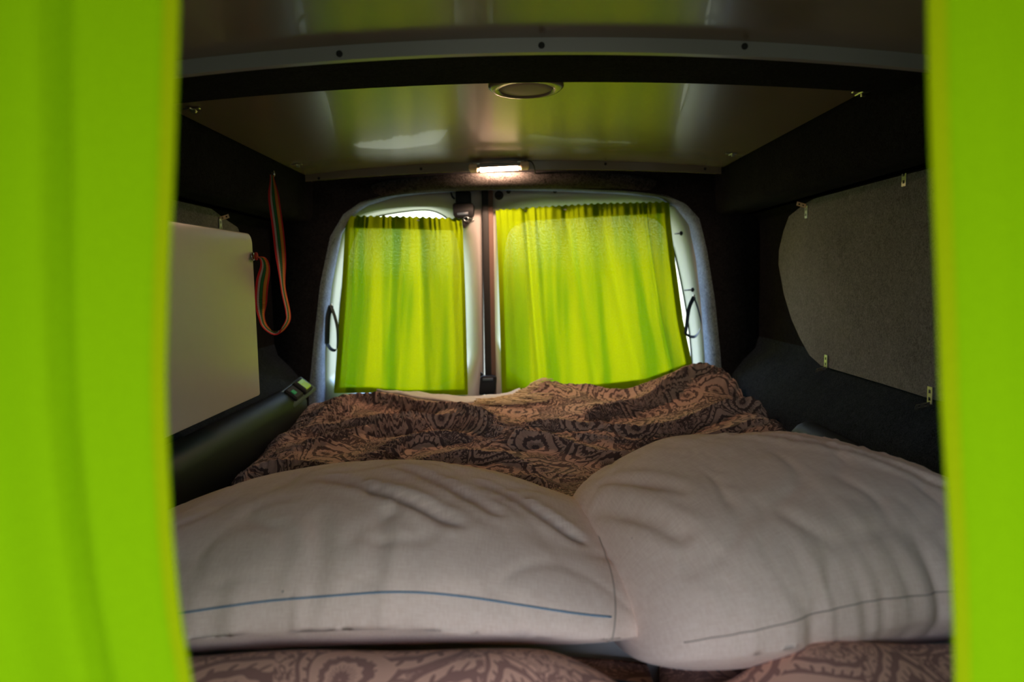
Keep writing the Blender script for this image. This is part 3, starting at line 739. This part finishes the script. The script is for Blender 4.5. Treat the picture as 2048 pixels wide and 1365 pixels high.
def cushion(label, x0, x1, y0, y1, zt, crest, seed, gapside):
    def top(x, y):
        a = smooth01((x-x0)/.10)*smooth01((x1-x)/.10) if gapside == 0 else (smooth01((x1-x)/.14) if gapside > 0 else smooth01((x-x0)/.14))
        a = a**.5
        bq = smooth01((y-y0)/.06)
        cz = crest*math.exp(-((y-.645)/.05)**2)-.05*smooth01((y-.66)/.08)
        return zt-.06+(.06+cz+.006*nse(x*7+seed, y*9))*a*(.4+.6*bq)
    nx, ny = 90, 60; vs = []; uv = []; fs = []
    for j in range(ny+1):
        for i in range(nx+1):
            x = x0+(x1-x0)*i/nx; y = y0+(y1-y0)*j/ny
            vs.append((x, y, top(x, y))); uv.append((x+seed, y))
    for j in range(ny):
        for i in range(nx): a = j*(nx+1)+i; fs.append((a, a+1, a+nx+2, a+nx+1))
    n = len(vs); ring = [i for i in range(nx+1)]+[(j+1)*(nx+1)+nx for j in range(ny)]+[ny*(nx+1)+nx-1-i for i in range(nx)]+[(ny-1-j)*(nx+1) for j in range(ny-1)]
    for i in ring: vs.append((vs[i][0], vs[i][1], .30)); uv.append((uv[i][0], uv[i][1]-.1))
    m = len(ring)
    for k in range(m): fs.append((ring[k], n+k, n+(k+1) % m, ring[(k+1) % m]))
    fs.append(tuple(n+k for k in range(m)))
    return tag(mesh('seat_cushion', vs, fs, M['paisley_big'], None, uv), label, 'cushion')
cushion('pinkish paisley covered cushion in front of the left pillow', -.59, .150, .36, .78, .448, .030, .0, 1)
cushion('pinkish paisley covered cushion in front of the right pillow', .165, .60, .36, .78, .448, .030, 3.3, -1)
st = ribbon([Vector((.06, .70, .405)), Vector((.10, .68, .415)), Vector((.135, .655, .42)), Vector((.158, .62, .41)), Vector((.165, .54, .38))], .03, lambda t: (1, .25, .4), M['webbing'], 'seat_strap', None, 40, .002)
tag(st, 'black webbing strap in the gap between the two front cushions', 'strap')

def duvet():
    """height field over the mattress: folds follow ridge lines; edge rolls down all round"""
    ridges = []
    def rg(pl, h, w, back=.5, zz=.50): ridges.append(([px(x, y, Z=zz) for x, y in pl], h, w, back))
    rg([(604, 837), (650, 815), (709, 799), (799, 801), (900, 815), (960, 835), (1020, 856)], .022, .045)
    rg([(509, 866), (560, 851), (604, 842), (709, 836), (790, 833), (880, 826)], .014, .035)
    rg([(504, 892), (604, 870), (722, 842), (800, 829), (900, 826), (1000, 853)], .018, .035)
    rg([(420, 925), (467, 905), (551, 907), (670, 905), (740, 880), (800, 858), (900, 850), (980, 862)], .018, .035)
    rg([(560, 925), (700, 912), (800, 895), (900, 880), (1000, 880), (1100, 905)], .012, .035)
    rg([(1020, 858), (1068, 841), (1171, 838), (1290, 843), (1410, 828), (1513, 822), (1615, 826)], .020, .035)
    rg([(1000, 868), (1068, 851), (1137, 862), (1239, 884), (1330, 880)], .016, .03)
    rg([(1150, 831), (1205, 814), (1307, 797), (1403, 788), (1513, 793), (1632, 804)], .022, .04)
    rg([(1100, 850), (1200, 850), (1300, 858), (1450, 850), (1600, 850)], .012, .03)
    rg([(1060, 800), (1120, 783), (1200, 785), (1290, 790), (1350, 796)], .018, .06)
    rg([(880, 960), (960, 930), (1040, 915), (1110, 930)], .010, .03)
    rg([(360, 1010), (450, 960), (560, 930), (700, 930)], .012, .05)
    segs = []
    for pl, h, w, bk in ridges:
        c = catmull([(p.x, p.y) for p in pl], 40); segs.append((c, h, w, bk))
    x0, x1, y0, y1 = -.66, .665, 1.10, 2.13
    nx, ny = 330, 420
    gx = np.linspace(x0, x1, nx+1); gy = np.linspace(y0, y1, ny+1); X, Y = np.meshgrid(gx, gy)
    # warp lines so the hem is not straight
    Z = np.full_like(X, .452); LEAN = np.zeros_like(X)
    Z += .030*np.clip((Y-1.3)/.7, 0, 1)
    for c, h, w, bk in segs:
        dx = X[..., None]-c[:, 0]; dy = Y[..., None]-c[:, 1]
        d2 = dx*dx+dy*dy; k = d2.argmin(-1); dd = np.sqrt(np.take_along_axis(d2, k[..., None], -1)[..., 0])
        sd_ = np.sign(np.take_along_axis(dy, k[..., None], -1)[..., 0])
        wd = np.where(sd_ > 0, w*1.5, w*.48)                      # steep toward the camera, long behind
        end = np.minimum(1, np.minimum(k, 39-k)/7.+.15)
        hh_ = 1.75*h*end*np.exp(-np.abs(dd/wd)**1.25); Z += hh_; LEAN += hh_
        Z -= .35*h*end*np.exp(-((dd-w*1.5)/(w*.7))**2)*(sd_ < 0)
    fine = np.array([[nse(x*5, y*9, 2)*.012+abs(nse(x*9+4*nse(x*2, y*2), y*26, 7))*-.010+nse(x*26, y*40, 5)*.003 for x in gx] for y in gy])
    Z += fine
    # raised heap at the rear right, dip at the rear centre
    Z += .080*np.exp(-((X-.55)/.13)**2-((Y-2.02)/.16)**2)+.035*np.exp(-((X-.14)/.13)**2-((Y-2.02)/.12)**2)+.008*np.exp(-((X+.42)/.16)**2-((Y-1.98)/.15)**2)
    Z += -.006*np.exp(-((X+.16)/.16)**2-((Y-2.1)/.13)**2)
    Z += .045*np.exp(-((X-.60)/.10)**2-((Y-1.62)/.2)**2)
    # edges roll down
    wob = np.array([.012*nse(y*6, 3, 1)+.008*nse(y*17, 9, 1) for y in gy])[:, None]
    ex = np.minimum(X-(x0+.0+wob), (x1+wob*.6)-X); e1 = np.clip(ex/.055, 0, 1); rx = 1-np.sqrt(np.clip(1-(1-e1)**2, 0, 1))
    e2 = np.clip((y1-Y)/.07, 0, 1); ry = 1-np.sqrt(np.clip(1-(1-e2)**2, 0, 1))
    Z -= .07*rx+.05*ry
    Z = np.maximum(Z, .412)
    global DUV; DUV = (gx*.97, gy, Z)
    # arc length in Y for the print
    V_ = np.concatenate([np.zeros((1, nx+1)), np.cumsum(np.sqrt(np.diff(Y, axis=0)**2+np.diff(Z, axis=0)**2), 0)], 0)
    Vm = V_.mean(1, keepdims=True); V_ = Vm+(V_-Vm)*.5
    vs = np.stack([X+.0, Y-.95*LEAN, Z], -1).reshape(-1, 3); uv = np.stack([X, V_], -1).reshape(-1, 2)
    # narrow the bed toward the front like the photo: the left hem runs slightly inward
    vs[:, 0] = np.where(vs[:, 0] < 0, vs[:, 0]*(.90+.10*np.clip((vs[:, 1]-1.0)/.9, 0, 1))*.97, vs[:, 0]*.97)
    fs = [(j*(nx+1)+i, j*(nx+1)+i+1, (j+1)*(nx+1)+i+1, (j+1)*(nx+1)+i) for j in range(ny) for i in range(nx)]
    return mesh('duvet', vs.tolist(), fs, M['paisley'], None, uv.tolist())
dv = tag(duvet(), 'rumpled brown paisley duvet spread over the bed up to the rear doors', 'duvet')

# cream throw folded over the far end of the bed, with a knotted fringe
tw = empty('fringed_throw', P(900, 800, 2.1), 'cream throw with a straw coloured fringe at the foot of the bed', 'throw')
def dz_(x, y):
    i = int(np.clip(np.searchsorted(DUV[0], x), 0, len(DUV[0])-1)); j = int(np.clip(np.searchsorted(DUV[1], y), 0, len(DUV[1])-1)); return float(DUV[2][j, i])
def throw(a, b_):
    x = -.42+.43*a; y = 2.02+.12*b_
    return Vector((x, y, max(dz_(x, y), .472)+.004+.014*math.sin(math.pi*b_)*(1+.6*nse(x*9, 1))+.004*nse(x*20, y*20))), (a, b_)
vs, fs, uv = cloth_grid(throw, 60, 14)
o = mesh('throw_cloth', vs, fs, M['cream'], tw, uv); sm = o.modifiers.new('thick', 'SOLIDIFY'); sm.thickness = .006
fb = MB(); random.seed(11)
for k in range(230):
    x = random.uniform(-.13, .06); t = (x+.13)/.19
    y = random.uniform(1.93, 2.04); z = dz_(x, y)+random.uniform(.006, .015)
    a = random.uniform(-.9, .5); L = random.uniform(.02, .045); pts = [Vector((x, y, z))]
    for s_ in range(4):
        a += random.uniform(-.7, .7); pts.append(pts[-1]+Vector((math.cos(a)*L/4*1.4, -abs(math.sin(a))*L/5, random.uniform(-.002, .002)))); pts[-1].z = max(pts[-1].z, dz_(pts[-1].x, pts[-1].y)+.006)
    fb.tube(pts, .0017, 5, False)
o = fb.build('fringe', M['fringe'], tw, True); o['kind'] = 'stuff'; o['label'] = 'straw coloured yarn fringe'

def pillow(label, cx, cy, hw, hd, H, zb, rot, heights, creases, seed, seam_v, mat_seam, front_h=.42, fold=None):
    """closed cushion: plan superellipse; profile with a full front; heights(u) scales the loft along its length"""
    e = empty('pillow', (cx, cy, zb), label, 'pillow')
    nu, nv = 150, 130; ca, sa = math.cos(rot), math.sin(rot)
    def pt(uu, phi):
        # uu -1..1 along length, phi 0..2pi around the cross-section (0 = front seam, pi/2 = top)
        lim = (1-abs(uu)**5.0)**(1/2.6)
        hh = H*heights(uu)*lim**.85
        c, s_ = math.cos(phi), math.sin(phi)
        ex = 2/2.5
        yy = -np.sign(c)*abs(c)**(.82 if s_ >= 0 else .55)*hd*(1-.10*abs(uu)**4)*lim**.35
        zz = np.sign(s_)*abs(s_)**(.9 if s_ >= 0 else 1.5)
        if zz >= 0: z = front_h*hh+zz*hh*(1-front_h)
        else: z = front_h*hh*(1+zz)
        # pucker along seams and long pulls toward the corners
        w = 0.
        seamd = abs(math.sin(phi/2))                              # 0 at the front seam
        fr = math.exp(-(seamd/.30)**2)
        w += fr*(.009*nse(uu*15+seed, c*1.5, 4)*(.3 if (seed > 5 and uu > .2) else 1)+.0022*nse(uu*34+seed, c*2.5, 9))*(1-abs(uu)**4)
        if s_ < .1: w += .012*nse(uu*7+seed, 2.2, 8)*(1-abs(uu)**6)*min(1, (.1-s_)*3)
        rgd = abs(nse(uu*2.0+yy/hd*1.3+seed*3, yy/hd*2.6-uu*1.2, 12.)); w -= .0035*math.exp(-(rgd/.06)**2)*lim
        rgd = abs(nse(uu*4.5-yy/hd*.5+seed*5, yy/hd*3.0+uu*1.5, 31.)); w -= .0018*math.exp(-(rgd/.07)**2)*lim
        w += .010*nse(uu*2.2+seed, c*1.6+s_, 1)*lim
        for (a0, b0, a1, b1, wd, am) in creases:                 # crease as segment in (uu, yy/hd)
            if s_ < -.3: continue
            q = np.array([uu, yy/hd]); A = np.array([a0, b0]); B = np.array([a1, b1]); AB = B-A
            t = float(np.clip(np.dot(q-A, AB)/np.dot(AB, AB), 0, 1)); dd = float(np.linalg.norm(q-A-AB*t))
            am_ = am*math.sin(math.pi*min(1, max(0, .15+.7*t)))
            w -= am_*math.exp(-(dd/wd)**2)-.5*am_*math.exp(-((dd-2*wd)/wd)**2)
        x = uu*hw*(1-.04*(yy/hd)**2)
        y = yy-w*c*1.2*.6 - (w*.5 if False else 0)
        z = z+w*max(.15, s_)*1.0 + (w*.3 if s_ < 0 else 0)
        if fold: x, y, z = fold(uu, phi, x, y, z)
        z = max(z, .0)
        return Vector((cx+x*ca-y*sa, cy+x*sa+y*ca, zb+z))
    vs = []; uv = []; fs = []
    us = [math.sin((i/nu-.5)*math.pi)*.35+(i/nu*2-1)*.65 for i in range(nu+1)]
    for j in range(nv):
        phi = 2*math.pi*j/nv
        for uu in us: vs.append(pt(uu, phi)); uv.append((uu*hw+seed, (phi if phi < math.pi*1.5 else phi-2*math.pi)*hd*.62))
    w = nu+1
    for j in range(nv):
        for i in range(nu): a = j*w+i; b_ = ((j+1) % nv)*w+i; fs.append((a, b_, b_+1, a+1))
    for i in (0, nu):
        n = len(vs); c = Vector((0, 0, 0))
        for j in range(nv): c += vs[j*w+i]
        vs.append(c/nv); uv.append((us[i]*hw+seed, 0))
        for j in range(nv): fs.append(((j*w+i), (((j+1) % nv)*w+i), n))
    mesh('pillowcase', vs, fs, M['linen'], e, uv)
    # stitched seam along the front
    u0, u1, ph = seam_v
    pts = [pt(u0+(u1-u0)*k/90, ph(u0+(u1-u0)*k/90)) for k in range(91)]
    pts = [p+Vector((0, -.0004, .0002)) for p in pts]
    MB().tube(pts, .0011 if mat_seam == 'seam' else .0008, 6).build('seam', M[mat_seam], e, True)
    return e, pt
e1, pt1 = pillow('cream linen pillow on the left, blue stitched seam along its front', -.205, .925, .385, .240, .160, .418, .03,
    lambda u_: (1-.42*smooth01((u_-.10)/.85)-.30*smooth01((-u_-.1)/.9)),
    [(-.18, .0, .32, -.55, .035, .014), (.10, .25, .45, -.35, .032, .012), (.40, .1, .72, -.35, .032, .012), (-.75, -.3, -.6, -.8, .04, .008), (-.1, -.5, -.05, -.95, .03, .005), (.1, -.5, .12, -.9, .03, .005)],
    2.1, (-.97, .80, lambda u_: .32+.05*math.sin(u_*3)), 'seam')
# end seam of the left pillowcase (the turned-in closing edge)
pts = [pt1(.80+.02*math.sin(ph*2), ph)+Vector((0, -.0006, .0004)) for ph in np.linspace(-.55, 1.9, 50)]
MB().tube(pts, .0009, 6).build('closing_seam', M['seam_tan'], e1, True)
e2, pt2 = pillow('larger cream linen pillow on the right, leaning on the left one', .368, .935, .280, .268, .208, .404, .19,
    lambda u_: (1-.16*smooth01((u_-.1)/.9)-.22*smooth01((-u_-.1)/.9)),
    [(-.05, .35, .45, -.55, .035, .013), (.2, .45, .55, -.2, .032, .012), (-.9, .2, -.75, -.5, .035, .008), (-.8, .4, -.62, -.2, .03, .006), (.82, -.3, .78, -.95, .03, .010), (.55, -.4, .60, -.9, .03, .006)],
    6.4, (-.9, .95, lambda u_: .20), 'seam_tan')
